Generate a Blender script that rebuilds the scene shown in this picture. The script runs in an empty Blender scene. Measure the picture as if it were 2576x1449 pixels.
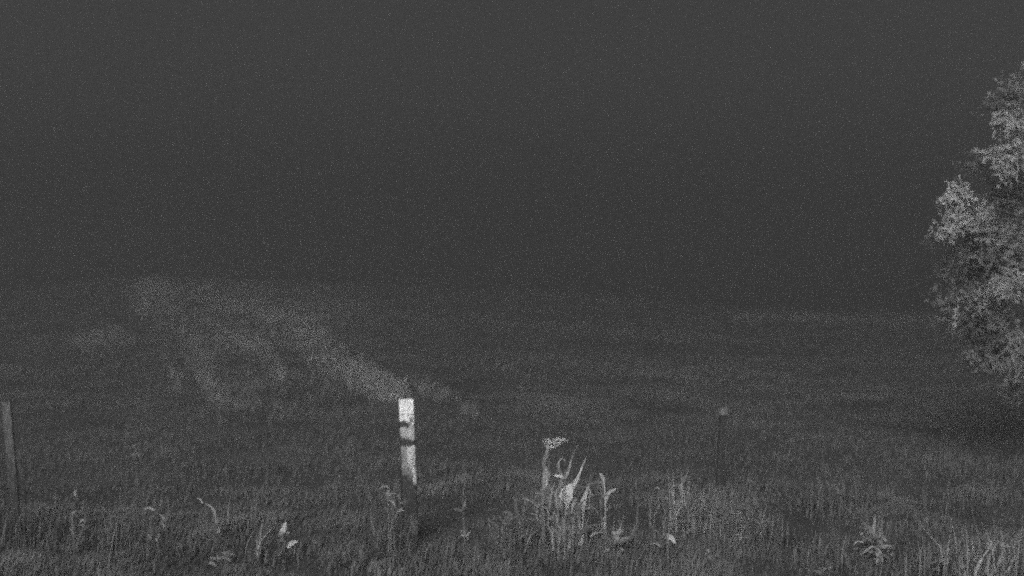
import bpy, math, random
import numpy as np
from mathutils import Vector, noise

random.seed(7)
rng = np.random.default_rng(7)
S = bpy.context.scene
C = S.collection

# ------------------------------------------------------------------ camera
CAM_H = 1.95
cam_d = bpy.data.cameras.new('camera')
cam_d.sensor_width = 36
cam_d.lens = 18 / math.tan(math.radians(20))
cam_d.clip_start = 0.1
cam_d.clip_end = 6000
cam_d.dof.use_dof = True
cam_d.dof.focus_distance = 10.4
cam_d.dof.aperture_fstop = 0.95
cam = bpy.data.objects.new('camera', cam_d)
cam.location = (0, 0, CAM_H)
cam.rotation_euler = (math.radians(90), 0, 0)
C.objects.link(cam)
S.camera = cam

# ------------------------------------------------------------------ world: overcast night sky seen by a monochrome camera
SUN_EL, SUN_AZ = math.radians(24), math.radians(-13)      # behind the camera, a little to its left
W = bpy.data.worlds.new('World')
S.world = W
W.use_nodes = True
nt = W.node_tree
nt.nodes.clear()
out = nt.nodes.new('ShaderNodeOutputWorld')
bg = nt.nodes.new('ShaderNodeBackground')
sky = nt.nodes.new('ShaderNodeTexSky')
sky.sky_type = 'NISHITA'
sky.sun_disc = False
sky.sun_elevation = SUN_EL
sky.sun_rotation = math.pi - SUN_AZ
bw = nt.nodes.new('ShaderNodeRGBToBW')
mul = nt.nodes.new('ShaderNodeMath'); mul.operation = 'MULTIPLY_ADD'
mul.inputs[1].default_value = 0.0006
geo = nt.nodes.new('ShaderNodeTexCoord')
sep = nt.nodes.new('ShaderNodeSeparateXYZ')
ramp = nt.nodes.new('ShaderNodeMapRange')
ramp.interpolation_type = 'SMOOTHSTEP'
ramp.inputs['From Min'].default_value = 0.0
ramp.inputs['From Max'].default_value = 0.16
ramp.inputs['To Min'].default_value = 0.026
ramp.inputs['To Max'].default_value = 0.054
cl = nt.nodes.new('ShaderNodeTexNoise')
cl.inputs['Scale'].default_value = 2.2
cl.inputs['Detail'].default_value = 3
clm = nt.nodes.new('ShaderNodeMapRange')
clm.inputs['To Min'].default_value = 0.88
clm.inputs['To Max'].default_value = 1.12
m2 = nt.nodes.new('ShaderNodeMath'); m2.operation = 'MULTIPLY'
L = nt.links.new
L(geo.outputs['Generated'], sep.inputs[0])
L(geo.outputs['Generated'], cl.inputs['Vector'])
L(sep.outputs['Z'], ramp.inputs['Value'])
L(cl.outputs['Fac'], clm.inputs['Value'])
L(ramp.outputs['Result'], m2.inputs[0]); L(clm.outputs['Result'], m2.inputs[1])
L(sky.outputs[0], bw.inputs[0]); L(bw.outputs[0], mul.inputs[0]); L(m2.outputs[0], mul.inputs[2])
L(mul.outputs[0], bg.inputs['Color'])
bg.inputs['Strength'].default_value = 1.0
L(bg.outputs[0], out.inputs['Surface'])

sun_d = bpy.data.lights.new('sun', 'SUN')
sun_d.energy = 5.0
sun_d.angle = math.radians(28)
sun_d.color = (1, 1, 1)
sun = bpy.data.objects.new('sun', sun_d)
sv = Vector((math.sin(SUN_AZ) * math.cos(SUN_EL), -math.cos(SUN_AZ) * math.cos(SUN_EL), math.sin(SUN_EL)))
sun.rotation_euler = sv.to_track_quat('Z', 'Y').to_euler()
C.objects.link(sun)

S.view_settings.view_transform = 'Standard'
S.view_settings.look = 'None'
S.view_settings.exposure = 0
S.view_settings.gamma = 1
S.view_settings.use_curve_mapping = False
cy = S.cycles
cy.use_denoising = False               # a night camera's picture is grainy
cy.use_adaptive_sampling = True
cy.adaptive_threshold = 1.0
cy.adaptive_min_samples = 4
cy.filter_width = 2.2
cy.sampling_pattern = 'TABULATED_SOBOL'
cy.max_bounces = 5
cy.volume_bounces = 1
cy.sample_clamp_indirect = 0.5
cy.use_light_tree = False
cy.diffuse_bounces = 2

# ------------------------------------------------------------------ helpers
FPX = 1288 / math.tan(math.radians(20))


def tag(o, label=None, cat=None, group=None, kind=None):
    if label: o['label'] = label
    if cat: o['category'] = cat
    if group: o['group'] = group
    if kind: o['kind'] = kind
    return o


def sm(a, b, v):
    t = np.clip((v - a) / (b - a), 0, 1)
    return t * t * (3 - 2 * t)


def height(x, y):
    """the field: level near the posts, a low brow 60 to 90 m off that is higher on the left, a valley behind it"""
    x = np.asarray(x, float); y = np.asarray(y, float)
    xn = x / np.maximum(y, 20) * FPX + 1288          # bearing, so the brow's skyline is smooth
    crest = np.interp(x * 80 / np.maximum(y, 40), [-60, -32, -24, -20, -14, -2, 7, 14, 24, 45, 90],
                      [0.8, 1.3, 2.2, 2.58, 2.35, 1.78, 1.30, 0.62, 0.30, 0.0, -.5])
    up = sm(24, 82, y)
    near = 0.05 * np.sin(x * 0.9 + 1.3) * np.sin(y * 0.6) + 0.03 * np.sin(x * 2.3 + y * 1.1)
    near = near * sm(6, 9, y) + 0.12 * np.sin(x * .21 + 2) * np.sin(y * .16 + .5) * sm(14, 40, y)
    z = near + crest * up
    down = sm(84, 420, y)
    return z * (1 - down) - 46 * down


def at(px, py, d):
    return Vector(((px - 1288) / FPX * d, d, CAM_H - (py - 724.5) / FPX * d))


def on_ground(px, py):
    lo = 6.0
    prev = lo
    y = lo
    while y < 130:
        p = at(px, py, y)
        if p.z <= float(height(p.x, y)):
            return p
        y *= 1.01
    return at(px, py, 84)


def grey_mat(name, v, rough=0.75, var=0.25, scale=8.0, tone=False, bump=0.0, transl=0.0):
    m = bpy.data.materials.new(name)
    m.use_nodes = True
    t = m.node_tree; n = t.nodes
    b = n['Principled BSDF']
    b.inputs['Roughness'].default_value = rough
    b.inputs['Specular IOR Level'].default_value = 0.25
    tc = n.new('ShaderNodeTexCoord')
    nz = n.new('ShaderNodeTexNoise')
    nz.inputs['Scale'].default_value = scale
    nz.inputs['Detail'].default_value = 5
    mr = n.new('ShaderNodeMapRange')
    mr.inputs['From Min'].default_value = 0.3; mr.inputs['From Max'].default_value = 0.7
    mr.inputs['To Min'].default_value = v * (1 - var); mr.inputs['To Max'].default_value = v * (1 + var)
    t.links.new(tc.outputs['Object'], nz.inputs['Vector'])
    t.links.new(nz.outputs['Fac'], mr.inputs['Value'])
    src = mr.outputs['Result']
    if tone:
        a = n.new('ShaderNodeAttribute'); a.attribute_name = 'tone'
        mm = n.new('ShaderNodeMath'); mm.operation = 'MULTIPLY'
        t.links.new(src, mm.inputs[0]); t.links.new(a.outputs['Fac'], mm.inputs[1])
        src = mm.outputs[0]
    t.links.new(src, b.inputs['Base Color'])
    if bump:
        bp = n.new('ShaderNodeBump'); bp.inputs['Strength'].default_value = bump
        t.links.new(nz.outputs['Fac'], bp.inputs['Height'])
        t.links.new(bp.outputs[0], b.inputs['Normal'])
    if transl:
        tr = n.new('ShaderNodeBsdfTranslucent'); mx = n.new('ShaderNodeMixShader')
        mx.inputs[0].default_value = transl
        t.links.new(src, tr.inputs['Color'])
        t.links.new(b.outputs[0], mx.inputs[1]); t.links.new(tr.outputs[0], mx.inputs[2])
        t.links.new(mx.outputs[0], n['Material Output'].inputs['Surface'])
    return m


M = dict(
    soil=grey_mat('soil', 0.085, var=.35, scale=.6, bump=.3),
    grass=grey_mat('field_grass', 0.080, var=.3, scale=.7, tone=True),
    pale_grass=grey_mat('dry_grass', 0.165, var=.3, scale=1.5, tone=True),
    leaf=grey_mat('dull_leaf', 0.13, var=.35, scale=9, transl=.2),
    mid_leaf=grey_mat('mid_leaf', 0.29, var=.35, scale=12, transl=.2),
    pale_leaf=grey_mat('pale_leaf', 0.52, var=.3, scale=14, transl=.15),
    white_leaf=grey_mat('silvery_leaf', 0.82, var=.2, scale=14, transl=.1),
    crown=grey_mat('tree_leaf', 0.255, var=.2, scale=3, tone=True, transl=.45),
    bark=grey_mat('bark', 0.09, var=.5, scale=14, bump=.6),
    floret=grey_mat('white_floret', 0.7, var=.3, scale=40),
)


def new_mesh(name, verts, faces, mats, smooth=True):
    me = bpy.data.meshes.new(name)
    me.from_pydata([tuple(v) for v in verts], [], faces)
    for m in (mats if isinstance(mats, (list, tuple)) else [mats]):
        me.materials.append(m)
    if smooth:
        me.polygons.foreach_set('use_smooth', [True] * len(me.polygons))
    me.update()
    return me


def link(name, me, parent=None):
    o = bpy.data.objects.new(name, me)
    C.objects.link(o)
    if parent is not None:
        o.parent = parent
        o.location = -parent.location           # meshes are written in world metres
    return o


def thing(name, loc, label, cat, group=None):
    o = bpy.data.objects.new(name, None)
    o.location = loc
    o.empty_display_size = .1
    C.objects.link(o)
    return tag(o, label, cat, group)


def smooth_line(pts, n):
    """Catmull-Rom through pts, n samples"""
    pts = [Vector(p) for p in pts]
    if len(pts) == 2:
        return [pts[0].lerp(pts[1], i / (n - 1)) for i in range(n)]
    P = [2 * pts[0] - pts[1]] + pts + [2 * pts[-1] - pts[-2]]
    res = []
    segs = len(pts) - 1
    for i in range(n):
        u = i / (n - 1) * segs
        k = min(int(u), segs - 1); t = u - k
        p0, p1, p2, p3 = P[k:k + 4]
        res.append(0.5 * ((2 * p1) + (p2 - p0) * t + (2 * p0 - 5 * p1 + 4 * p2 - p3) * t * t + (3 * p1 - p0 - 3 * p2 + p3) * t ** 3))
    return res


def leaf_geo(pts, width, n=9, fold=.25, facing=None, profile='blade', tip=0.12):
    """a folded leaf or grass blade along pts (base to tip)"""
    line = smooth_line(pts, n)
    vs, fs = [], []
    face = Vector(facing) if facing is not None else Vector((0, -1, .3))
    for i, p in enumerate(line):
        t = i / (n - 1)
        d = (line[min(i + 1, n - 1)] - line[max(i - 1, 0)]).normalized()
        side = d.cross(face)
        if side.length < 1e-4: side = Vector((1, 0, 0))
        side.normalize()
        nrm = side.cross(d).normalized()
        if profile == 'blade':
            w = width * (0.55 + 0.45 * math.sin(math.pi * min(1, t * 1.3 + .1))) * (1 - t ** 3) + width * .02
        elif profile == 'leaf':
            w = width * (math.sin(math.pi * (t ** .8)) ** .75 * .98 + 0.05 if 0 < t < 1 else .04)
        else:
            w = width * (1 - t * (1 - tip))
        w *= .5 * (1 + .12 * math.sin(i * 2.4))
        vs += [p - side * w, p + nrm * (-fold * w), p + side * w]
    for i in range(n - 1):
        a = i * 3
        fs += [(a, a + 1, a + 4, a + 3), (a + 1, a + 2, a + 5, a + 4)]
    return vs, fs


def tube_geo(pts, r0, r1, n=10, k=6):
    line = smooth_line(pts, n)
    vs, fs = [], []
    for i, p in enumerate(line):
        d = (line[min(i + 1, n - 1)] - line[max(i - 1, 0)]).normalized()
        a = d.cross(Vector((0.3, -1, 0.1))).normalized(); b = d.cross(a)
        r = r0 + (r1 - r0) * i / (n - 1)
        for j in range(k):
            q = 2 * math.pi * j / k
            vs.append(p + (a * math.cos(q) + b * math.sin(q)) * r)
    for i in range(n - 1):
        for j in range(k):
            fs.append((i * k + j, i * k + (j + 1) % k, (i + 1) * k + (j + 1) % k, (i + 1) * k + j))
    fs.append(tuple(range(k))[::-1]); fs.append(tuple((n - 1) * k + j for j in range(k)))
    return vs, fs


def add(acc, geo):
    o = len(acc[0])
    acc[0].extend(geo[0]); acc[1].extend([tuple(i + o for i in f) for f in geo[1]])


# ------------------------------------------------------------------ ground
ys = np.concatenate([np.linspace(-12, 6, 14), np.linspace(6.4, 26, 90), np.linspace(26.8, 100, 110), np.geomspace(103, 1500, 50)])
us = np.concatenate([-np.geomspace(.62, 40, 14)[::-1], np.linspace(-.6, .6, 121), np.geomspace(.62, 40, 14)])
X = us[None, :] * (18 + np.maximum(ys, 0))[:, None]
X = np.clip(X, -1400, 1400) + us[None, :] * .01
Y = np.repeat(ys[:, None], len(us), 1)
Z = height(X, Y)
nr, nc = X.shape
vv = np.stack([X, Y, Z], -1).reshape(-1, 3)
ff = [(i * nc + j, i * nc + j + 1, (i + 1) * nc + j + 1, (i + 1) * nc + j) for i in range(nr - 1) for j in range(nc - 1)]
tag(link('ground', new_mesh('ground', vv, ff, M['soil'])), kind='structure')


# ------------------------------------------------------------------ grasses (one mesh each, nobody could count them)
def blades(name, base, h, w, lean, az, tone, mat):
    n = len(base)
    ca, sa = np.cos(az), np.sin(az)
    side = np.stack([ca, sa, np.zeros(n)], 1) * w[:, None] * .5
    ld = np.stack([np.cos(az + 1.3) , np.sin(az + 1.3), np.zeros(n)], 1)
    up = np.array([0, 0, 1.0])
    p0 = base
    p1 = base + ld * (lean * h * .25)[:, None] + up * (h * .5)[:, None]
    p2 = base + ld * (lean * h)[:, None] + up * (h * (1 - .25 * lean))[:, None]
    V = np.stack([p0 - side, p0 + side, p1 - side * .8, p1 + side * .8, p2], 1).reshape(-1, 3)
    o = (np.arange(n) * 5)[:, None, None]
    T = (np.array([[0, 1, 2], [1, 3, 2], [2, 3, 4]])[None] + o).reshape(-1)
    me = bpy.data.meshes.new(name)
    me.vertices.add(len(V)); me.vertices.foreach_set('co', V.astype(np.float32).ravel())
    me.loops.add(len(T)); me.loops.foreach_set('vertex_index', T.astype(np.int32))
    me.polygons.add(len(T) // 3)
    me.polygons.foreach_set('loop_start', np.arange(0, len(T), 3, dtype=np.int32))
    me.update(calc_edges=True)
    a = me.attributes.new('tone', 'FLOAT', 'POINT')
    a.data.foreach_set('value', np.repeat(tone, 5).astype(np.float32))
    me.materials.append(mat)
    return link(name, me)


def fbm(x, y, s, seed=0.0):
    return np.array([noise.fractal(Vector((a * s, b * s, seed)), 1.0, 2.0, 3) for a, b in zip(x, y)])


B, H, Wd, Ln, Az, Tn = [], [], [], [], [], []
for (y0, y1, n, h0, w0) in ((7.6, 14, 70000, .075, .013), (14, 28, 60000, .10, .011), (28, 50, 40000, .10, .022), (50, 95, 34000, .13, .045)):
    y = y0 + (y1 - y0) * rng.random(n) ** .9
    x = (rng.random(n) * 2 - 1) * (y * .42 + 1.2)
    f = fbm(x, y, .55 if y0 < 20 else .16)
    f2 = fbm(x, y, .12, 5.0)
    keep = rng.random(n) < .78 + .9 * f
    x, y, f, f2 = x[keep], y[keep], f[keep], f2[keep]
    k = len(x)
    fc = fbm(x, y, 1.9, 9.0) if y0 < 10 else f
    hh = h0 * (.5 + .7 * rng.random(k) + .9 * np.clip(f, -.4, .6) + (1.1 * np.clip(fc, -.2, .7) if y0 < 10 else 0))
    tall = rng.random(k) < .012
    hh = np.where(tall, hh * 2.1, hh)
    B.append(np.stack([x, y, height(x, y) - .01], 1)); H.append(np.maximum(hh, .04))
    Wd.append(w0 * (.6 + .8 * rng.random(k))); Ln.append(.15 + .95 * rng.random(k) ** 1.3)
    Az.append(rng.normal(0, .9, k)); Tn.append(np.clip(1 + (.3 if y0 < 10 else .18) * f2 + (.15 if y0 < 10 else .2) * f + (.7 * fc if y0 < 10 else 0) + rng.normal(0, .16, k), .4, 2.2))
# rank tufts standing taller in the foreground: centre px, distance, spread px, blades, height, tone
for cx, d, sp, n, hgt, tn in ((1415, 10.5, 46, 260, .46, 3.0), (1500, 10.3, 70, 150, .22, 1.5), (1300, 10.6, 50, 120, .36, 2.0), (1530, 10.4, 40, 80, .36, 2.4), (975, 10.5, 24, 40, .38, 2.2), (280, 10.6, 24, 40, .4, 1.8), (650, 10.0, 24, 40, .3, 2.2), (1590, 10.2, 70, 140, .24, 1.4),
                              (1720, 11.3, 34, 150, .46, 3.4), (1700, 11.1, 50, 130, .30, 2.6), (1800, 11.2, 50, 200, .40, 3.0), (1850, 10.9, 60, 170, .34, 2.6), (1915, 10.9, 40, 90, .30, 2.6), (1960, 10.6, 60, 120, .28, 1.3),
                              (2080, 9.9, 70, 120, .24, 1.4), (2208, 10.2, 36, 110, .36, 1.9), (2340, 9.6, 60, 110, .30, 1.8), (2460, 9.3, 60, 170, .42, 2.8),
                              (2535, 9.5, 40, 110, .40, 2.4), (2050, 12.2, 70, 60, .36, 1.1), (2180, 12.6, 80, 70, .38, 1.1), (2400, 12.4, 90, 90, .40, 1.1),
                              (970, 10.4, 50, 90, .30, 1.1), (860, 9.7, 70, 60, .20, 1.2), (710, 9.9, 60, 80, .18, 1.4), (560, 9.6, 80, 70, .18, 1.2),
                              (400, 10.4, 80, 70, .28, 1.0), (260, 10.6, 90, 80, .30, 1.0), (90, 10.8, 70, 90, .30, .9), (1130, 10.2, 70, 80, .22, 1.2),
                              (1034, 10.35, 30, 60, .17, 1.0), (40, 11.0, 40, 110, .40, .9), (1640, 9.5, 120, 140, .24, 1.6), (1380, 9.4, 120, 90, .16, 1.4)):
    x = ((cx + rng.normal(0, sp * .55, n)) - 1288) / FPX * d; y = d + rng.normal(0, .16, n)
    n_ = len(x)
    B.append(np.stack([x, y, height(x, y) - .01], 1)); H.append(hgt * (.3 + .85 * rng.random(n) ** 1.3))
    Wd.append(.009 * (.5 + 1.2 * rng.random(n) ** 2)); Ln.append(.05 + .75 * rng.random(n) ** 1.3)
    Az.append(rng.normal(0, 1.3, n)); Tn.append(tn * .92 * np.clip(rng.normal(1, .5, n), .3, 2.6))
tag(blades('field_grass', np.concatenate(B), np.concatenate(H), np.concatenate(Wd), np.concatenate(Ln), np.concatenate(Az), np.concatenate(Tn), M['grass']),
    'rough dark field grass covering the ground from front to skyline', 'grass', kind='stuff')

# bands of pale dry grass running away over the slope; (px, py, half width px) polylines of where each one lies
bands = [
    ([(1200, 1056, 6), (1110, 1005, 10), (1040, 968, 14)], 420, .5),
    ([(1000, 1002, 16), (940, 972, 22), (880, 940, 26), (820, 905, 28), (770, 865, 26)], 5600, 1.15),
    ([(790, 850, 24), (720, 822, 30), (650, 795, 32), (560, 765, 30), (430, 735, 30), (360, 722, 22)], 6500, .95),
    ([(710, 968, 10), (680, 915, 14), (650, 880, 16), (560, 850, 24), (480, 815, 30), (400, 775, 34), (355, 740, 24)], 6500, .95),
    ([(550, 1010, 14), (530, 980, 14), (500, 915, 18), (485, 860, 20), (430, 800, 26)], 1800, .75),
    ([(450, 980, 14), (420, 900, 16), (390, 830, 20)], 500, .6),
    ([(300, 855, 30), (250, 860, 30), (200, 865, 20)], 900, .7),
    ([(850, 1000, 34), (760, 990, 44), (660, 1010, 34), (560, 1040, 24)], 1400, .5),
    ([(900, 800, 34), (780, 770, 34), (600, 738, 24)], 4000, .6),
    ([(700, 860, 50), (560, 800, 50), (430, 760, 34)], 4500, .5),
    ([(860, 960, 60), (700, 900, 80), (560, 850, 80), (440, 790, 60)], 4000, .4),
    ([(720, 1010, 40), (560, 960, 50), (470, 880, 40)], 900, .45),
    ([(1230, 900, 10), (1340, 985, 14)], 150, .5),
    ([(1840, 798, 8), (2000, 800, 9), (2200, 806, 10), (2420, 816, 10)], 2600, .7),
]
B, H, Wd, Ln, Az, Tn = [], [], [], [], [], []
for pl, n, tone in bands:
    pl = [(a, b, c) for a, b, c in pl]
    acc = []
    for i in range(n):
        u = random.random() * (len(pl) - 1); k = min(int(u), len(pl) - 2); t = u - k
        px = pl[k][0] + (pl[k + 1][0] - pl[k][0]) * t; py = pl[k][1] + (pl[k + 1][1] - pl[k][1]) * t
        hw = pl[k][2] + (pl[k + 1][2] - pl[k][2]) * t
        acc.append((px + random.gauss(0, .8) * hw, py + random.gauss(0, .6) * hw))
    for px, py in acc:
        # centre line to ground by coarse marching
        p = on_ground(px, max(py, 716)) if len(B) < 0 else None
        B.append((px, py, tone))
# march all of them together
A = np.array(B)
dy = np.full(len(A), 8.0); done = np.zeros(len(A), bool)
for step in range(330):
    x = (A[:, 0] - 1288) / FPX * dy
    z = CAM_H - (A[:, 1] - 724.5) / FPX * dy
    done |= z <= height(x, dy)
    dy = np.where(done, dy, dy * 1.0075)
ok = done & (dy < 92)
A, dy = A[ok], dy[ok]
x = (A[:, 0] - 1288) / FPX * dy
k = len(x)
f = fbm(x, dy, .35, 2.0)
keep = rng.random(k) < .75 + .8 * f
x, dy, A, f = x[keep], dy[keep], A[keep], f[keep]; k = len(x)
base = np.stack([x, dy, height(x, dy) - .01], 1)
tag(blades('dry_grass', base, .20 * (.6 + .8 * rng.random(k)), (.012 + .0006 * dy) * (.6 + .8 * rng.random(k)), .15 + .7 * rng.random(k),
           rng.normal(0, .7, k), np.clip(A[:, 2] * (1 + .6 * f + rng.normal(0, .3, k)), .15, 2), M['pale_grass']),
    'pale dry grass in diagonal bands on the slope behind the white post', 'dry grass', kind='stuff')


# ------------------------------------------------------------------ posts
def paint_mat():
    m = bpy.data.materials.new('peeling_white_paint')
    m.use_nodes = True
    t = m.node_tree; n = t.nodes; b = n['Principled BSDF']
    a = n.new('ShaderNodeAttribute'); a.attribute_name = 'paint'
    tc = n.new('ShaderNodeTexCoord')
    mp = n.new('ShaderNodeMapping'); mp.inputs['Scale'].default_value = (1, 1, .25)
    nz = n.new('ShaderNodeTexNoise'); nz.inputs['Scale'].default_value = 55; nz.inputs['Detail'].default_value = 5
    t.links.new(tc.outputs['Object'], mp.inputs[0]); t.links.new(mp.outputs[0], nz.inputs['Vector'])
    mr = n.new('ShaderNodeMapRange'); mr.inputs['From Min'].default_value = .3; mr.inputs['From Max'].default_value = .7
    mr.inputs['To Min'].default_value = .72; mr.inputs['To Max'].default_value = 1.18
    t.links.new(nz.outputs['Fac'], mr.inputs['Value'])
    mm = n.new('ShaderNodeMath'); mm.operation = 'MULTIPLY'
    t.links.new(a.outputs['Fac'], mm.inputs[0]); t.links.new(mr.outputs['Result'], mm.inputs[1])
    t.links.new(mm.outputs[0], b.inputs['Base Color'])
    b.inputs['Roughness'].default_value = .6
    bp = n.new('ShaderNodeBump'); bp.inputs['Strength'].default_value = .25
    t.links.new(nz.outputs['Fac'], bp.inputs['Height']); t.links.new(bp.outputs[0], b.inputs['Normal'])
    return m


PAINT = paint_mat()


def square_post(name, base, top, w, d, rz, paint_fn, mat, top_slope=0.0, round_=0.12):
    """a sawn timber post with eased corners; rings every 6 mm so that paint and wear can follow the height"""
    base, top = Vector(base), Vector(top)
    H_ = (top - base).length
    n = int(H_ / .006)
    k = 44
    prof = []
    for j in range(k):
        q = 2 * math.pi * j / k + .0001
        c, s = math.cos(q), math.sin(q)
        r = 1 / (abs(c) ** 9 + abs(s) ** 9) ** (1 / 9)
        prof.append((c * r * w / 2, s * r * d / 2))
    cr, sr = math.cos(rz), math.sin(rz)
    vs, fs, pv = [], [], []
    for i in range(n + 1):
        t = i / n
        p = base.lerp(top, t)
        g = 1 + .012 * noise.noise(Vector((t * 9, 1.1, w * 50)))
        for j, (a, b) in enumerate(prof):
            gg = g + .02 * noise.noise(Vector((a * 30, b * 30, t * 5)))
            x, y = a * gg, b * gg
            zz = p.z + (x * top_slope if i == n else 0)
            vs.append((p.x + x * cr - y * sr, p.y + x * sr + y * cr, zz))
            pv.append(paint_fn(a / w + .5, b / d + .5, t, p.z))
    for i in range(n):
        for j in range(k):
            fs.append((i * k + j, i * k + (j + 1) % k, (i + 1) * k + (j + 1) % k, (i + 1) * k + j))
    fs.append(tuple(range(k))[::-1]); fs.append(tuple(n * k + j for j in range(k)))
    me = new_mesh(name, vs, fs, mat, smooth=False)
    a = me.attributes.new('paint', 'FLOAT', 'POINT')
    a.data.foreach_set('value', pv)
    return link(name, me)


D = 10.9
pb = at(1034, 1385, D); pt = at(1021, 1003, D)


def ymask(z):
    return 724.5 + (CAM_H - z) / D * FPX


def white_paint(u, v, t, z):
    """flaking white paint: solid at the head, two worn-through rings, a strip down the right edge"""
    y = ymask(z)
    uu = u + .05 * noise.noise(Vector((z * 40, v * 3, 0)))
    n1 = noise.fractal(Vector((u * 3.2, v * 3, z * 28)), 1.0, 2.0, 4)
    n2 = noise.fractal(Vector((u * 7 + 5, v * 5, z * 60)), 1.0, 2.0, 3)
    c = .0
    def st(a, b, q): return float(sm(a, b, q))
    head = 1 - st(1061, 1073, y + 10 * (1 - uu) + 6 * n1)
    mid = st(1072, 1080, y + 8 * uu - 6 * n1) * (1 - st(1094, 1104, y - 6 * uu + 8 * n1))
    low_r = st(1117, 1122, y + 3 * n1) * (1 - st(1208, 1222, y + 8 * n1)) * st(0, .14, uu - .30 - .42 * st(1150, 1200, y) + .12 * n1)
    low_l = st(1117, 1124, y + 3 * n1) * (1 - st(1165, 1192, y - 26 * uu + 12 * n1))
    foot = st(1290, 1305, y + 20 * n1) * (1 - st(1330, 1350, y + 12 * n1)) * st(.3, .55, uu) * .10
    c = max(head * .9, mid * .40, low_r * .60, low_l * .27, foot)
    # chips and dirt; the left side face is also painted darker as its shade
    if 1040 < y < 1075: c *= 1 - .6 * st(.1, .3, n1 + .25 * (1 - uu)) - (.45 if abs(y - 1053 - 3 * n1) < 1.2 and uu > .45 else 0)
    if 1135 < y < 1185: c *= 1 - .75 * st(.12, .28, n2 + .4 * n1)
    if v > .06 and u < .06: c *= .55
    c *= 1 + .1 * n2
    return max(.028 + .012 * n1, min(.9, c))


po = square_post('fence_post', pb, pt, .118, .11, math.radians(9), white_paint, PAINT)
tag(po, 'square timber post with peeling white paint, bright at its head and worn bare below', 'post')


def left_paint(u, v, t, z):
    n1 = noise.fractal(Vector((u * 3, v * 3, z * 12)), 1.0, 2.0, 4)
    return max(.02, (.068 + .04 * n1) * (0.35 + .8 * float(sm(.35, .75, t + .15 * n1))))


po = square_post('fence_post', at(46, 1365, 11.4), at(16, 1010, 11.4), .072, .07, math.radians(14), left_paint, PAINT)
tag(po, 'dull grey leaning timber post at the far left edge of the field', 'post')

# dark slim stake with a pale head
Dk = 13.6


def dark(u, v, t, z):
    n1 = noise.fractal(Vector((u * 3, v * 3, z * 14)), 1.0, 2.0, 4)
    return .042 + .012 * n1


st = thing('stake', at(1806, 1250, Dk), 'slim dark wooden stake with a small pale head behind the low weeds', 'stake')
s1 = square_post('shaft', at(1806, 1262, Dk), at(1819, 1044, Dk), .056, .052, math.radians(20), dark, PAINT)
s1.parent = st; s1.location = -st.location


def pale(u, v, t, z):
    return .17 + .07 * noise.noise(Vector((u * 4, v * 4, z * 40)))


s2 = square_post('head', at(1819, 1044, Dk), at(1820, 1026, Dk), .07, .066, math.radians(20), pale, PAINT, top_slope=.15)
s2.parent = st; s2.location = -st.location


# ------------------------------------------------------------------ plants
def leafpart(parent, px_pts, d, w_px, mat, profile='blade', n=9, dz=0.0, name='leaf', fold=.25, facing=None):
    """px_pts from base to tip; dz leans the tip towards (negative) or away from the camera"""
    k = len(px_pts)
    pts = [at(p[0], p[1], d + dz * i / (k - 1)) for i, p in enumerate(px_pts)]
    f = facing or (random.uniform(-.35, .35), -1, random.uniform(0, .5))
    g = leaf_geo(pts, w_px / FPX * d, n, fold, f, profile)
    return link(name, new_mesh(name, g[0], g[1], mat), parent)


def stempart(parent, px_pts, d, r_px, mat, dz=0.0, name='stem', tip=.35):
    k = len(px_pts)
    pts = [at(p[0], p[1], d + dz * i / (k - 1)) for i, p in enumerate(px_pts)]
    g = tube_geo(pts, r_px / FPX * d, r_px * tip / FPX * d)
    return link(name, new_mesh(name, g[0], g[1], mat), parent)


def gy(d, px=1288):
    p = at(px, 724.5, d)
    return 724.5 + (CAM_H - float(height(p.x, d))) / d * FPX


# umbel weed
d = 10.5
t = thing('flowering_weed', at(1369, gy(d, 1369), d), 'tall weed with one flat pale flower head on an upright stalk', 'weed')
stempart(t, [(1366, gy(d, 1369) + 4), (1368, 1313), (1371, 1274), (1367, 1241), (1370, 1191), (1373, 1155), (1378, 1128)], d, 6.0, M['mid_leaf'], tip=.7)
leafpart(t, [(1366, 1300), (1372, 1270), (1366, 1240), (1372, 1205)], d, 15, M['mid_leaf'], 'leaf', dz=-.12)
leafpart(t, [(1376, 1296), (1384, 1270), (1378, 1240), (1384, 1214)], d, 12, M['mid_leaf'], 'leaf', dz=-.1)
leafpart(t, [(1372, 1190), (1368, 1168), (1374, 1148), (1370, 1134)], d, 11, M['mid_leaf'], 'leaf', dz=-.08)
leafpart(t, [(1371, 1225), (1378, 1200), (1369, 1172), (1366, 1146)], d, 12, M['mid_leaf'], 'leaf', dz=-.1)
leafpart(t, [(1369, 1232), (1373, 1215), (1371, 1192), (1376, 1178)], d, 11, M['pale_leaf'], 'leaf', dz=-.06)
leafpart(t, [(1368, 1240), (1380, 1226), (1386, 1230), (1392, 1244)], d, 9, M['mid_leaf'], 'leaf', dz=-.1)
leafpart(t, [(1369, 1300), (1362, 1275), (1368, 1250), (1374, 1236)], d, 11, M['mid_leaf'], 'leaf', dz=-.1)
leafpart(t, [(1369, 1320), (1378, 1300), (1374, 1280), (1380, 1262)], d, 10, M['leaf'], 'leaf', dz=-.1)
um = link('flower_head', None, t) if False else None
acc = ([], [])
hub = at(1379, 1129, d)
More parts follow.
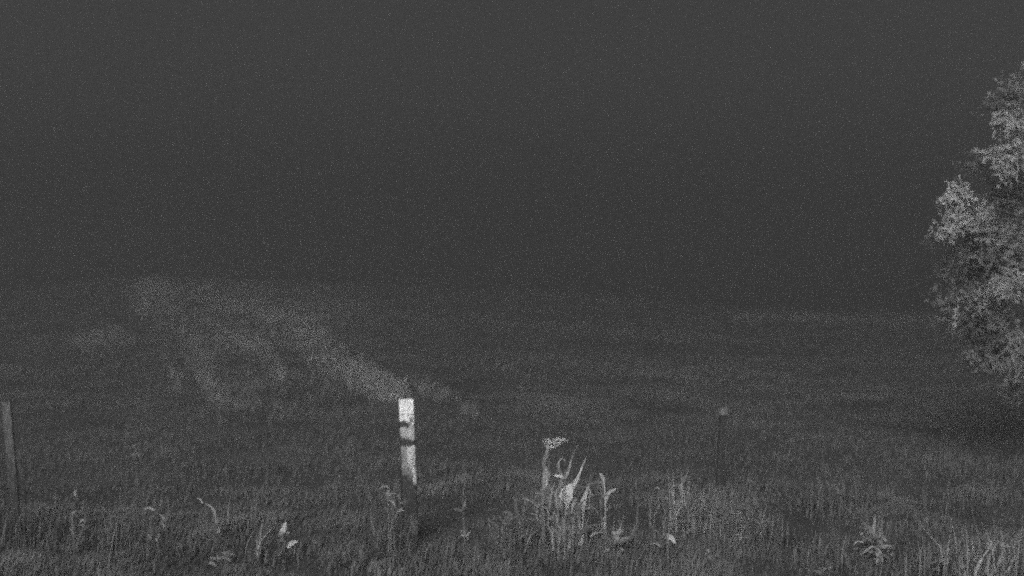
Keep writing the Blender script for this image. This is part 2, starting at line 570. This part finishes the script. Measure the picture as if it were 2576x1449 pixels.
for i in range(26):
    a = random.random() * 2 * math.pi; r = math.sqrt(random.random())
    e = at(1397 + 30 * r * math.cos(a), 1111 - 6 * (1 - r * r) + random.uniform(-4, 4), d + .09 * r * math.sin(a))
    m_ = hub.lerp(e, .5) + Vector((0, 0, -.012))
    add(acc, tube_geo([hub, m_, e], .0014, .0009, 4, 4))
    for q in range(9):
        c = e + Vector((random.gauss(0, .007), random.gauss(0, .007), random.gauss(0, .005)))
        s = random.uniform(.0025, .006)
        o = len(acc[0])
        acc[0].extend([c + Vector((s, 0, 0)), c + Vector((-s * .5, s * .8, 0)), c + Vector((-s * .5, -s * .8, .001)), c + Vector((0, 0, s))])
        acc[1].extend([(o, o + 1, o + 2), (o, o + 1, o + 3), (o + 1, o + 2, o + 3), (o + 2, o, o + 3)])
link('flower_head', new_mesh('flower_head', acc[0], acc[1], M['floret'], False), t)

# broad clump of blades and leaves
d = 10.35
t = thing('dock_clump', at(1432, gy(d, 1432), d), 'upright clump of long pale blades and one broad bright leaf', 'weed clump')
gb = gy(d, 1432)
for pts, w, m, pr, dz in (
    ([(1420, gb), (1410, 1241), (1416, 1210), (1427, 1191), (1434, 1169), (1444, 1138), (1457, 1116)], 9.5, 'mid_leaf', 'blade', .12),
    ([(1425, gb), (1427, 1263), (1434, 1235), (1446, 1216), (1457, 1194), (1466, 1171), (1477, 1146)], 13.5, 'pale_leaf', 'blade', -.1),
    ([(1424, 1268), (1424, 1252), (1430, 1236), (1440, 1216)], 36, 'white_leaf', 'leaf', -.12),
    ([(1418, 1205), (1409, 1198), (1392, 1196)], 8, 'white_leaf', 'leaf', -.05),
    ([(1456, gb), (1466, 1274), (1472, 1248), (1478, 1230), (1482, 1215)], 13, 'pale_leaf', 'blade', -.08),
    ([(1476, 1225), (1484, 1236), (1483, 1255), (1483, 1278)], 6, 'mid_leaf', 'blade', -.1),
    ([(1420, 1205), (1406, 1182), (1405, 1164), (1414, 1152), (1421, 1160), (1420, 1172)], 5, 'mid_leaf', 'blade', -.05),
    ([(1412, 1248), (1408, 1225), (1412, 1205), (1420, 1195)], 8, 'mid_leaf', 'blade', -.1),
    ([(1430, gb), (1452, 1297), (1455, 1280), (1455, 1262)], 12, 'mid_leaf', 'leaf', -.1),
    ([(1428, gb), (1434, 1320), (1445, 1306), (1456, 1300)], 12, 'mid_leaf', 'leaf', -.1),
    ([(1425, gb), (1410, 1320), (1398, 1305), (1380, 1300)], 11, 'mid_leaf', 'leaf', -.1),
    ([(1425, gb), (1412, 1300), (1400, 1282), (1392, 1262)], 12, 'leaf', 'leaf', -.12),
    ([(1428, gb), (1420, 1310), (1422, 1290), (1416, 1272)], 12, 'mid_leaf', 'leaf', -.1),
    ([(1430, gb), (1438, 1330), (1442, 1310), (1438, 1292)], 10, 'pale_leaf', 'leaf', -.1),
    ([(1422, gb), (1400, 1340), (1388, 1330), (1376, 1332)], 10, 'mid_leaf', 'leaf', -.1),
    ([(1430, gb), (1462, 1340), (1480, 1325), (1494, 1328)], 10, 'leaf', 'leaf', -.1),
):
    leafpart(t, pts, d, w, M[m], pr, dz=dz, n=11)
for i in range(60):
    bx = random.gauss(1418, 36); by = random.uniform(1240, 1350)
    l = random.uniform(20, 50); a = (bx - 1415) / 70 + random.gauss(0, .3)
    q = [(bx + random.uniform(-4, 4), min(gb, by + 34)), (bx, by), (bx + l * .5 * math.sin(a), by - l * .5 * math.cos(a)), (bx + l * math.sin(a * 1.5), by - l * math.cos(a * 1.3))]
    leafpart(t, q, d + random.uniform(-.12, .12), random.uniform(3, 6.5), M[random.choice(['leaf', 'mid_leaf', 'mid_leaf'])], random.choice(['leaf', 'blade']), n=8)

# forked curling stalk
d = 10.45
t = thing('curled_stalk', at(1522, gy(d, 1522), d), 'thin forked stalk with a curled tip beside the blade clump', 'stalk')
stempart(t, [(1519, gy(d, 1522) + 4), (1521, 1330), (1524, 1283), (1522, 1255), (1521, 1241), (1520, 1215), (1511, 1193)], d, 2.8, M['pale_leaf'], tip=.6)
leafpart(t, [(1524, 1262), (1528, 1247), (1536, 1236), (1553, 1229)], d, 9, M['pale_leaf'], 'leaf', dz=-.05)
leafpart(t, [(1520, 1218), (1518, 1205), (1513, 1195), (1506, 1190)], d, 9, M['pale_leaf'], 'leaf', dz=-.05)
leafpart(t, [(1521, 1226), (1512, 1214), (1500, 1212), (1487, 1222)], d, 5, M['leaf'], 'leaf', dz=.05)


def small_plant(name, px, d, label, cat, leaves, stem=None, extra=12):
    g = gy(d, px)
    t = thing(name, at(px, g, d), label, cat)
    if stem:
        stempart(t, [(px, g + 3)] + stem, d, 1.8, M['mid_leaf'])
    for pts, w, m, pr in leaves:
        q = [(px + random.uniform(-2, 2), g + 3) if p is None else p for p in pts]
        leafpart(t, q, d, w * .85, M[m], pr, dz=random.uniform(-.12, .08))
    # narrow tangled leaves round the foot and between the main ones
    own = [p for pts, *_ in leaves for p in pts if p is not None]
    for i in range(extra):
        a = random.choice(own)
        x0 = a[0] + random.gauss(0, 3); y0 = max(a[1], min(g, a[1] + random.uniform(0, 30)))
        l = random.uniform(12, 30); an = random.gauss(0, .8)
        leafpart(t, [(x0, y0), (x0 + l * .5 * math.sin(an), y0 - l * .5 * math.cos(an)), (x0 + l * math.sin(an * 1.4), y0 - l * .9 * math.cos(an * 1.4))],
                 d + random.uniform(-.06, .06), random.uniform(3.5, 7), M[random.choice(['leaf', 'leaf', 'mid_leaf'])], random.choice(['leaf', 'blade']), n=6)
    return t


small_plant('broad_leaf_weed', 1712, 11.6, 'forked broad-leaved weed just beside the dark stake', 'weed', [
    ([(1712, 1246), (1714, 1222), (1722, 1204), (1733, 1180)], 11, 'mid_leaf', 'leaf'),
    ([(1716, 1222), (1706, 1222), (1694, 1228), (1683, 1240)], 15, 'mid_leaf', 'leaf'),
    ([(1708, 1226), (1714, 1235), (1722, 1248)], 9, 'leaf', 'leaf'),
    ([None, (1718, 1290), (1708, 1260), (1712, 1232)], 7, 'leaf', 'blade'),
    ([None, (1690, 1300), (1668, 1270), (1656, 1210)], 7, 'leaf', 'blade')], [(1714, 1280), (1712, 1226)])
small_plant('starry_weed', 2205, 9.9, 'star-shaped spiky weed low in the grass on the right', 'weed', [
    ([(2200, 1350), (2198, 1330), (2200, 1312), (2201, 1293)], 9, 'mid_leaf', 'leaf'),
    ([(2200, 1352), (2210, 1340), (2216, 1328), (2222, 1318)], 9, 'mid_leaf', 'leaf'),
    ([(2200, 1352), (2190, 1334), (2180, 1322), (2168, 1312)], 9, 'mid_leaf', 'leaf'),
    ([(2200, 1350), (2188, 1352), (2175, 1358), (2162, 1368)], 8, 'mid_leaf', 'leaf'),
    ([(2200, 1352), (2190, 1345), (2182, 1340), (2172, 1338)], 9, 'mid_leaf', 'leaf'),
    ([(2202, 1352), (2214, 1350), (2226, 1356), (2232, 1364)], 8, 'mid_leaf', 'leaf'),
    ([(2206, 1370), (2220, 1376), (2236, 1372), (2246, 1380)], 9, 'mid_leaf', 'leaf'),
    ([(2206, 1376), (2214, 1392), (2218, 1408), (2218, 1426)], 13, 'mid_leaf', 'leaf'),
    ([(2204, 1376), (2192, 1376), (2180, 1384), (2164, 1396)], 8, 'mid_leaf', 'leaf'),
    ([(2206, 1392), (2226, 1398), (2236, 1406), (2240, 1420)], 8, 'leaf', 'leaf'),
    ([(2205, 1372), (2206, 1390), (2208, 1402), (2204, 1424)], 9, 'mid_leaf', 'leaf')], [(2208, 1392), (2201, 1350)], 46)
t = small_plant('long_grass_tuft', 2462, 9.2, 'tuft of long arching pale blades at the bottom right', 'grass tuft', [
    ([None, (2452, 1449), (2466, 1412), (2482, 1388), (2498, 1360)], 10, 'pale_leaf', 'blade'),
    ([None, (2478, 1440), (2490, 1400), (2508, 1366), (2520, 1352)], 9, 'mid_leaf', 'blade'),
    ([None, (2494, 1450), (2512, 1420), (2520, 1390), (2518, 1362)], 8, 'mid_leaf', 'blade'),
    ([None, (2430, 1450), (2420, 1410), (2424, 1380)], 7, 'mid_leaf', 'blade'),
    ([None, (2412, 1440), (2400, 1420), (2404, 1390)], 8, 'leaf', 'blade'),
    ([None, (2450, 1430), (2446, 1400), (2436, 1368)], 7, 'leaf', 'blade'),
    ([None, (2530, 1440), (2548, 1410), (2560, 1380)], 7, 'mid_leaf', 'blade'),
    ([None, (2476, 1420), (2470, 1390), (2476, 1356)], 6, 'leaf', 'blade')])
small_plant('leafy_sprig', 2362, 9.6, 'small leafy sprig between the starry weed and the long tuft', 'weed', [
    ([(2362, 1400), (2366, 1392), (2374, 1384), (2378, 1372)], 9, 'mid_leaf', 'leaf'),
    ([(2362, 1412), (2356, 1410), (2350, 1414), (2342, 1420)], 9, 'mid_leaf', 'leaf'),
    ([(2362, 1396), (2358, 1384), (2360, 1370)], 6, 'leaf', 'leaf')], [(2362, 1395)])
small_plant('pale_leaf_weed', 716, 10.1, 'low weed with an upright bright leaf at the left of the foreground', 'weed', [
    ([(712, 1352), (711, 1340), (715, 1326), (720, 1312)], 17, 'pale_leaf', 'leaf'),
    ([(722, 1380), (730, 1370), (738, 1364), (750, 1362)], 14, 'pale_leaf', 'leaf'),
    ([(726, 1390), (736, 1384), (744, 1390)], 8, 'leaf', 'leaf')], [(716, 1375), (712, 1350)])
small_plant('narrow_blade', 650, 10.1, 'single narrow upright blade left of the low bright-leaved weed', 'grass blade', [
    ([None, (650, 1385), (648, 1360), (654, 1332)], 9, 'mid_leaf', 'blade'),
    ([None, (654, 1385), (652, 1372), (646, 1352)], 6, 'leaf', 'blade')])
small_plant('creeping_weed', 568, 9.8, 'flat three-leaved weed lowest in the left foreground', 'weed', [
    ([(570, 1406), (564, 1402), (556, 1404), (548, 1406)], 9, 'mid_leaf', 'leaf'),
    ([(570, 1404), (578, 1398), (584, 1396), (592, 1398)], 12, 'mid_leaf', 'leaf'),
    ([(570, 1404), (570, 1396), (572, 1390), (578, 1384)], 8, 'leaf', 'leaf')], [(570, 1405)])
small_plant('drooping_leaf_weed', 1682, 9.9, 'short weed with one drooping pale leaf under the forked weed', 'weed', [
    ([(1678, 1346), (1684, 1350), (1692, 1358), (1700, 1370)], 14, 'pale_leaf', 'leaf'),
    ([(1676, 1348), (1668, 1350), (1660, 1358)], 7, 'leaf', 'leaf')], [(1678, 1345)])
small_plant('round_leaf_weed', 1797, 9.7, 'low round-leaved weed beneath the dark stake, near the bottom', 'weed', [
    ([(1798, 1402), (1790, 1396), (1788, 1388), (1792, 1380)], 13, 'mid_leaf', 'leaf'),
    ([(1798, 1402), (1804, 1394), (1806, 1388), (1804, 1380)], 13, 'mid_leaf', 'leaf'),
    ([(1798, 1402), (1808, 1400), (1816, 1402)], 9, 'leaf', 'leaf')], [(1798, 1400)])
small_plant('bottom_edge_weed', 2075, 9.5, 'pale weed cut off by the bottom edge between the round-leaved and starry weeds', 'weed', [
    ([None, (2070, 1440), (2080, 1432), (2096, 1424)], 14, 'mid_leaf', 'leaf'),
    ([None, (2066, 1445), (2058, 1438), (2046, 1436)], 12, 'mid_leaf', 'leaf'),
    ([None, (2078, 1440), (2082, 1428), (2078, 1416)], 8, 'leaf', 'leaf')])
small_plant('spreading_weed', 1545, 10.0, 'spreading low weed at the foot of the forked stalk', 'weed', [
    ([(1545, 1368), (1556, 1350), (1560, 1340), (1562, 1328)], 12, 'mid_leaf', 'leaf'),
    ([(1545, 1368), (1550, 1356), (1546, 1344), (1540, 1336)], 12, 'mid_leaf', 'leaf'),
    ([(1545, 1366), (1532, 1356), (1524, 1352), (1514, 1354)], 10, 'leaf', 'leaf'),
    ([(1548, 1366), (1566, 1358), (1578, 1354), (1592, 1356)], 10, 'mid_leaf', 'leaf'),
    ([(1548, 1366), (1570, 1362), (1590, 1352), (1604, 1340)], 7, 'leaf', 'leaf')], [(1545, 1366)])
small_plant('wispy_weed', 1310, 10.6, 'wispy dull weed just left of the flat flower head', 'weed', [
    ([None, (1305, 1330), (1300, 1280), (1290, 1250)], 9, 'leaf', 'leaf'),
    ([None, (1314, 1320), (1320, 1260), (1328, 1214)], 7, 'leaf', 'blade'),
    ([(1308, 1320), (1318, 1290), (1324, 1262), (1330, 1240)], 12, 'leaf', 'leaf'),
    ([(1308, 1310), (1298, 1280), (1296, 1262), (1302, 1244)], 12, 'leaf', 'leaf'),
    ([(1308, 1330), (1290, 1300), (1276, 1288), (1262, 1290)], 9, 'leaf', 'leaf'),
    ([(1308, 1335), (1290, 1322), (1272, 1318), (1254, 1326)], 9, 'leaf', 'leaf'),
    ([(1308, 1345), (1278, 1350), (1256, 1346), (1238, 1352)], 10, 'leaf', 'leaf')], [(1308, 1310)])
small_plant('nodding_weed', 977, 10.4, 'small weed with nodding leaf tips left of the white post', 'weed', [
    ([(976, 1250), (974, 1242), (977, 1234), (982, 1224)], 9, 'mid_leaf', 'leaf'),
    ([(976, 1262), (984, 1256), (990, 1258), (996, 1264)], 7, 'leaf', 'leaf'),
    ([None, (940, 1330), (932, 1290), (934, 1258)], 7, 'leaf', 'blade')], [(978, 1320), (976, 1245)])
small_plant('hooked_weed', 520, 10.8, 'hooked thin weed standing alone in the left foreground', 'weed', [
    ([(545, 1330), (540, 1290), (530, 1274), (514, 1266)], 7, 'mid_leaf', 'leaf'),
    ([None, (535, 1350), (546, 1318), (552, 1300)], 6, 'leaf', 'blade')], [(534, 1350), (543, 1310)])
small_plant('bent_blade', 386, 10.6, 'bent dull blade between the hooked weed and the left post', 'grass blade', [
    ([None, (380, 1340), (380, 1305), (392, 1280)], 8, 'leaf', 'blade'),
    ([None, (390, 1350), (400, 1325), (414, 1312)], 6, 'leaf', 'blade')])
small_plant('twin_blade', 186, 10.5, 'pair of dull upright blades near the grey leaning post', 'grass blade', [
    ([None, (184, 1340), (180, 1290), (188, 1245)], 8, 'leaf', 'blade'),
    ([None, (200, 1350), (214, 1310), (216, 1290)], 6, 'leaf', 'blade')])
small_plant('tall_reed', 1168, 10.9, 'single tall faint blade between the white post and the flower head', 'grass blade', [
    ([None, (1168, 1340), (1164, 1260), (1170, 1190)], 7, 'leaf', 'blade')])

# taller grass stems that stand in the weeds right of the clump: countable, so each is its own thing
stems = [(1752, 1213, 11.3, 'tallest grass stem between the forked weed and the dark stake'),
         (1780, 1232, 11.2, 'short grass stem just left of the dark stake'),
         (1824, 1226, 11.4, 'grass stem just right of the dark stake'),
         (1852, 1262, 11.0, 'second grass stem to the right of the dark stake'),
         (1904, 1250, 11.2, 'slender grass stem farthest right of the dark stake'),
         (1600, 1205, 11.0, 'grass stem with a drooping tip between the forked stalk and the forked weed'),
         (2060, 1195, 12.0, 'lone tall grass stem in the open grass right of the stake'),
         (2130, 1140, 12.6, 'tallest lone grass stem left of the tree'),
         (2330, 1180, 12.0, 'lone grass stem below the tree')]
for px, py, d, lab in stems:
    g = gy(d, px)
    t = thing('grass_stem', at(px, g, d), lab, 'grass stem', 'taller grass stems on the right of the field')
    lx = random.uniform(-8, 8)
    stempart(t, [(px - lx, g + 3), (px - lx * .3, (g + py) / 2), (px, py + 14)], d, 1.2, M['leaf'])
    leafpart(t, [(px, py + 26), (px + lx * .3, py + 12), (px + lx * .8, py)], d, 6, M['leaf'], 'leaf', name='seed_head')
    leafpart(t, [(px - lx * .6, g - 20), (px - lx * 1.5, g - 60), (px - lx * 2.5, g - 80)], d, 6, M['leaf'], 'blade', name='leaf')

# low leaf litter between weeds (patches that read a little lighter)
patches = [(1410, 1300, 55, 34, 60), (1820, 1275, 90, 45, 90), (1880, 1330, 60, 20, 30), (1560, 1350, 60, 25, 40), (1270, 1330, 60, 40, 45),
           (2210, 1400, 45, 30, 30), (2470, 1410, 80, 40, 45), (1700, 1350, 80, 30, 25), (1000, 1260, 30, 20, 10), (340, 1140, 50, 20, 6), (2100, 1240, 30, 20, 8),
           (560, 1420, 250, 30, 14), (250, 1290, 120, 40, 14), (1150, 1400, 120, 30, 20)]
acc = ([], [])
for cx, cy_, rx, ry, n in patches:
    for i in range(n * 2):
        px = random.gauss(cx, rx * .5); py = random.gauss(cy_, ry * .5)
        d = random.uniform(9.8, 12.2)
        b = at(px, py, d)
        if b.z < float(height(b.x, b.y)) + .02: continue
        a = random.uniform(0, 6.28); l = random.uniform(.025, .06)
        v = Vector((math.cos(a) * l, random.uniform(-.03, .03), abs(math.sin(a)) * l))
        add(acc, leaf_geo([b, b + v * .5 + Vector((0, 0, .008)), b + v], l * random.uniform(.2, .4), 4, .3, (random.uniform(-.8, .8), -1, random.uniform(-.3, .8)), 'leaf'))
        # its stalk down to the ground
        add(acc, leaf_geo([Vector((b.x + random.uniform(-.03, .03), b.y, float(height(b.x, b.y)))), b], .003, 3, 0, (0, -1, 0), 'taper'))
tag(link('undergrowth', new_mesh('undergrowth', acc[0], acc[1], M['leaf'])), 'low mixed leafy undergrowth between the foreground weeds', 'undergrowth', kind='stuff')

# ------------------------------------------------------------------ tree on the right
DT = 15.5
base = at(2790, 724.5, 16.1); base.z = float(height(base.x, base.y))
tree = thing('tree', base, 'bushy tree reaching in at the right edge, its lit leaf sprays painted paler', 'tree')
acc = ([], [])
top = base + Vector((.25, .2, 4.9))
trunk_line = [base + Vector((0, 0, -.1)), base + Vector((.06, 0, 1.3)), base + Vector((-.05, .1, 2.8)), base + Vector((.1, .15, 4.2)), top]
g = tube_geo(trunk_line, .15, .03, 22, 12)
link('trunk', new_mesh('trunk', g[0], g[1], M['bark']), tree)
# clumps: px, py, rx, ry (picture units at the crown's distance), leaf count, tone (lit clumps painted paler, dim ones darker), depth offset
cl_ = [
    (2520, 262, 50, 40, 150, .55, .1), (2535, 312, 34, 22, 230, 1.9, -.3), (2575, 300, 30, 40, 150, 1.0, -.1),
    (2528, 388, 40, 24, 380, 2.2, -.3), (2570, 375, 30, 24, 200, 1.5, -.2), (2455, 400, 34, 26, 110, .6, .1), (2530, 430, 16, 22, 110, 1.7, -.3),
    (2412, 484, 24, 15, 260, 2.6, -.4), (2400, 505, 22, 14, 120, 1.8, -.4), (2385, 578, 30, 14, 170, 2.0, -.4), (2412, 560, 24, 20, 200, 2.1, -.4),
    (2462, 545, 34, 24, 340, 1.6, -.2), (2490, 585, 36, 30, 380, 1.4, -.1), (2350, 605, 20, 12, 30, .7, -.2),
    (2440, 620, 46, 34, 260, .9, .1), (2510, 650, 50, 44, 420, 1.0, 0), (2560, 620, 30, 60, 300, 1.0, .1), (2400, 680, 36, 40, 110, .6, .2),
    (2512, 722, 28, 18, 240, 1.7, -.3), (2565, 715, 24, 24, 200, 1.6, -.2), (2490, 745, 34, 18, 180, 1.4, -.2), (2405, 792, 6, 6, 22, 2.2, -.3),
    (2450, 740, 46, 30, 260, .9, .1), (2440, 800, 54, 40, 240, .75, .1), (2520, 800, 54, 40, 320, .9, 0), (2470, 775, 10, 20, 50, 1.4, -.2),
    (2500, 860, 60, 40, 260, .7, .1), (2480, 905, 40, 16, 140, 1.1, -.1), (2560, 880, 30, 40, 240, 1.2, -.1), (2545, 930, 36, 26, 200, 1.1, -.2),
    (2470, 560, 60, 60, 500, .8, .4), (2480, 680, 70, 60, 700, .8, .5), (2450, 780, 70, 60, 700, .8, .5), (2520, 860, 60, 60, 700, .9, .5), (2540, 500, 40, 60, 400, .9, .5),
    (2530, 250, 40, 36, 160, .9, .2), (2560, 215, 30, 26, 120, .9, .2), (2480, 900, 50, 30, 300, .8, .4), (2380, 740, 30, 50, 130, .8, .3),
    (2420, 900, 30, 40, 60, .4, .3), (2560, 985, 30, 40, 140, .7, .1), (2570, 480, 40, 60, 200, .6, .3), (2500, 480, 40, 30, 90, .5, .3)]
# the rest of the crown, beyond the frame
for i in range(46):
    px = random.uniform(2610, 3080); py = random.uniform(80, 1010)
    if ((px - 2800) / 300) ** 2 + ((py - 540) / 490) ** 2 > 1: continue
    cl_.append((px, py, 62, 55, 230, random.uniform(.6, 1.6), random.uniform(-.9, .9)))
br = ([], [])
lv, lf, lt = [], [], []


def trunk_at(z):
    ln = smooth_line(trunk_line, 40)
    return min(ln, key=lambda p: abs(p.z - z))


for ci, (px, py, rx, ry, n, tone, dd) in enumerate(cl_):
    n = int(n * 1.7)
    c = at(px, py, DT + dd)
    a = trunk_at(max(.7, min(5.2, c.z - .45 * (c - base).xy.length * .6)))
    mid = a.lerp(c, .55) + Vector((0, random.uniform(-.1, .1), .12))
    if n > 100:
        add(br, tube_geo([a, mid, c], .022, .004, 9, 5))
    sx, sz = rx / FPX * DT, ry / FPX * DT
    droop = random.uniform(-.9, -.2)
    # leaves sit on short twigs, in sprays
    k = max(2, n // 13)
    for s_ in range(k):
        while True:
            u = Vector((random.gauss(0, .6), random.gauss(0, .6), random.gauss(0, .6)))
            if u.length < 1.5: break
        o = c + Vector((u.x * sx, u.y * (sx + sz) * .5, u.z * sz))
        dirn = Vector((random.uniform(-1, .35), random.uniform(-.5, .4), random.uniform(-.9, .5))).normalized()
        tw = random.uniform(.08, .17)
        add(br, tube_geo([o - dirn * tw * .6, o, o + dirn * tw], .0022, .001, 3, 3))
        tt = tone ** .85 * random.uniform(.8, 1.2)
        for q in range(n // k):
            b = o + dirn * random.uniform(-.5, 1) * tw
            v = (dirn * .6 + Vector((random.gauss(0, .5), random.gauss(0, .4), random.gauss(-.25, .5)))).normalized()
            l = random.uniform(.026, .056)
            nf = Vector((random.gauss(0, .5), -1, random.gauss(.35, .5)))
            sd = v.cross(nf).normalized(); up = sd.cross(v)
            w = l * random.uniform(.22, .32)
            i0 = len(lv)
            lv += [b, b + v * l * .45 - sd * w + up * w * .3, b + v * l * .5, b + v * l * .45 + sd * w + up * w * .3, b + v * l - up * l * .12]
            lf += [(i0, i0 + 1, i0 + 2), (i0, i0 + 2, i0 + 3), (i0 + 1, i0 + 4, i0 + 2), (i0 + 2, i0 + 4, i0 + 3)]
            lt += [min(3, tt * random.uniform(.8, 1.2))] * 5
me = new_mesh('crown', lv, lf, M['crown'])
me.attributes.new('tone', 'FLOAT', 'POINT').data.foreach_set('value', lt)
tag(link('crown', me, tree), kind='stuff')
tag(link('branches', new_mesh('branches', br[0], br[1], M['bark']), tree), kind='stuff')

# ------------------------------------------------------------------ night mist
def box(name, lo, hi, mat):
    x0, y0, z0 = lo; x1, y1, z1 = hi
    v = [(x, y, z) for z in (z0, z1) for y in (y0, y1) for x in (x0, x1)]
    f = [(0, 2, 3, 1), (4, 5, 7, 6), (0, 1, 5, 4), (2, 6, 7, 3), (0, 4, 6, 2), (1, 3, 7, 5)]
    return link(name, new_mesh(name, v, f, mat, False))


hm = bpy.data.materials.new('mist')
hm.use_nodes = True
t = hm.node_tree; t.nodes.clear()
mo = t.nodes.new('ShaderNodeOutputMaterial')
pv = t.nodes.new('ShaderNodeVolumePrincipled')
pv.inputs['Color'].default_value = (.52, .52, .52, 1)
pv.inputs['Density'].default_value = 0.028
pv.inputs['Anisotropy'].default_value = 0.72
t.links.new(pv.outputs[0], mo.inputs['Volume'])
tag(box('haze', (-1450, -40, -47.2), (1450, 1540, 5.7), hm), 'thin night mist filling the air over the field', 'haze', kind='stuff')
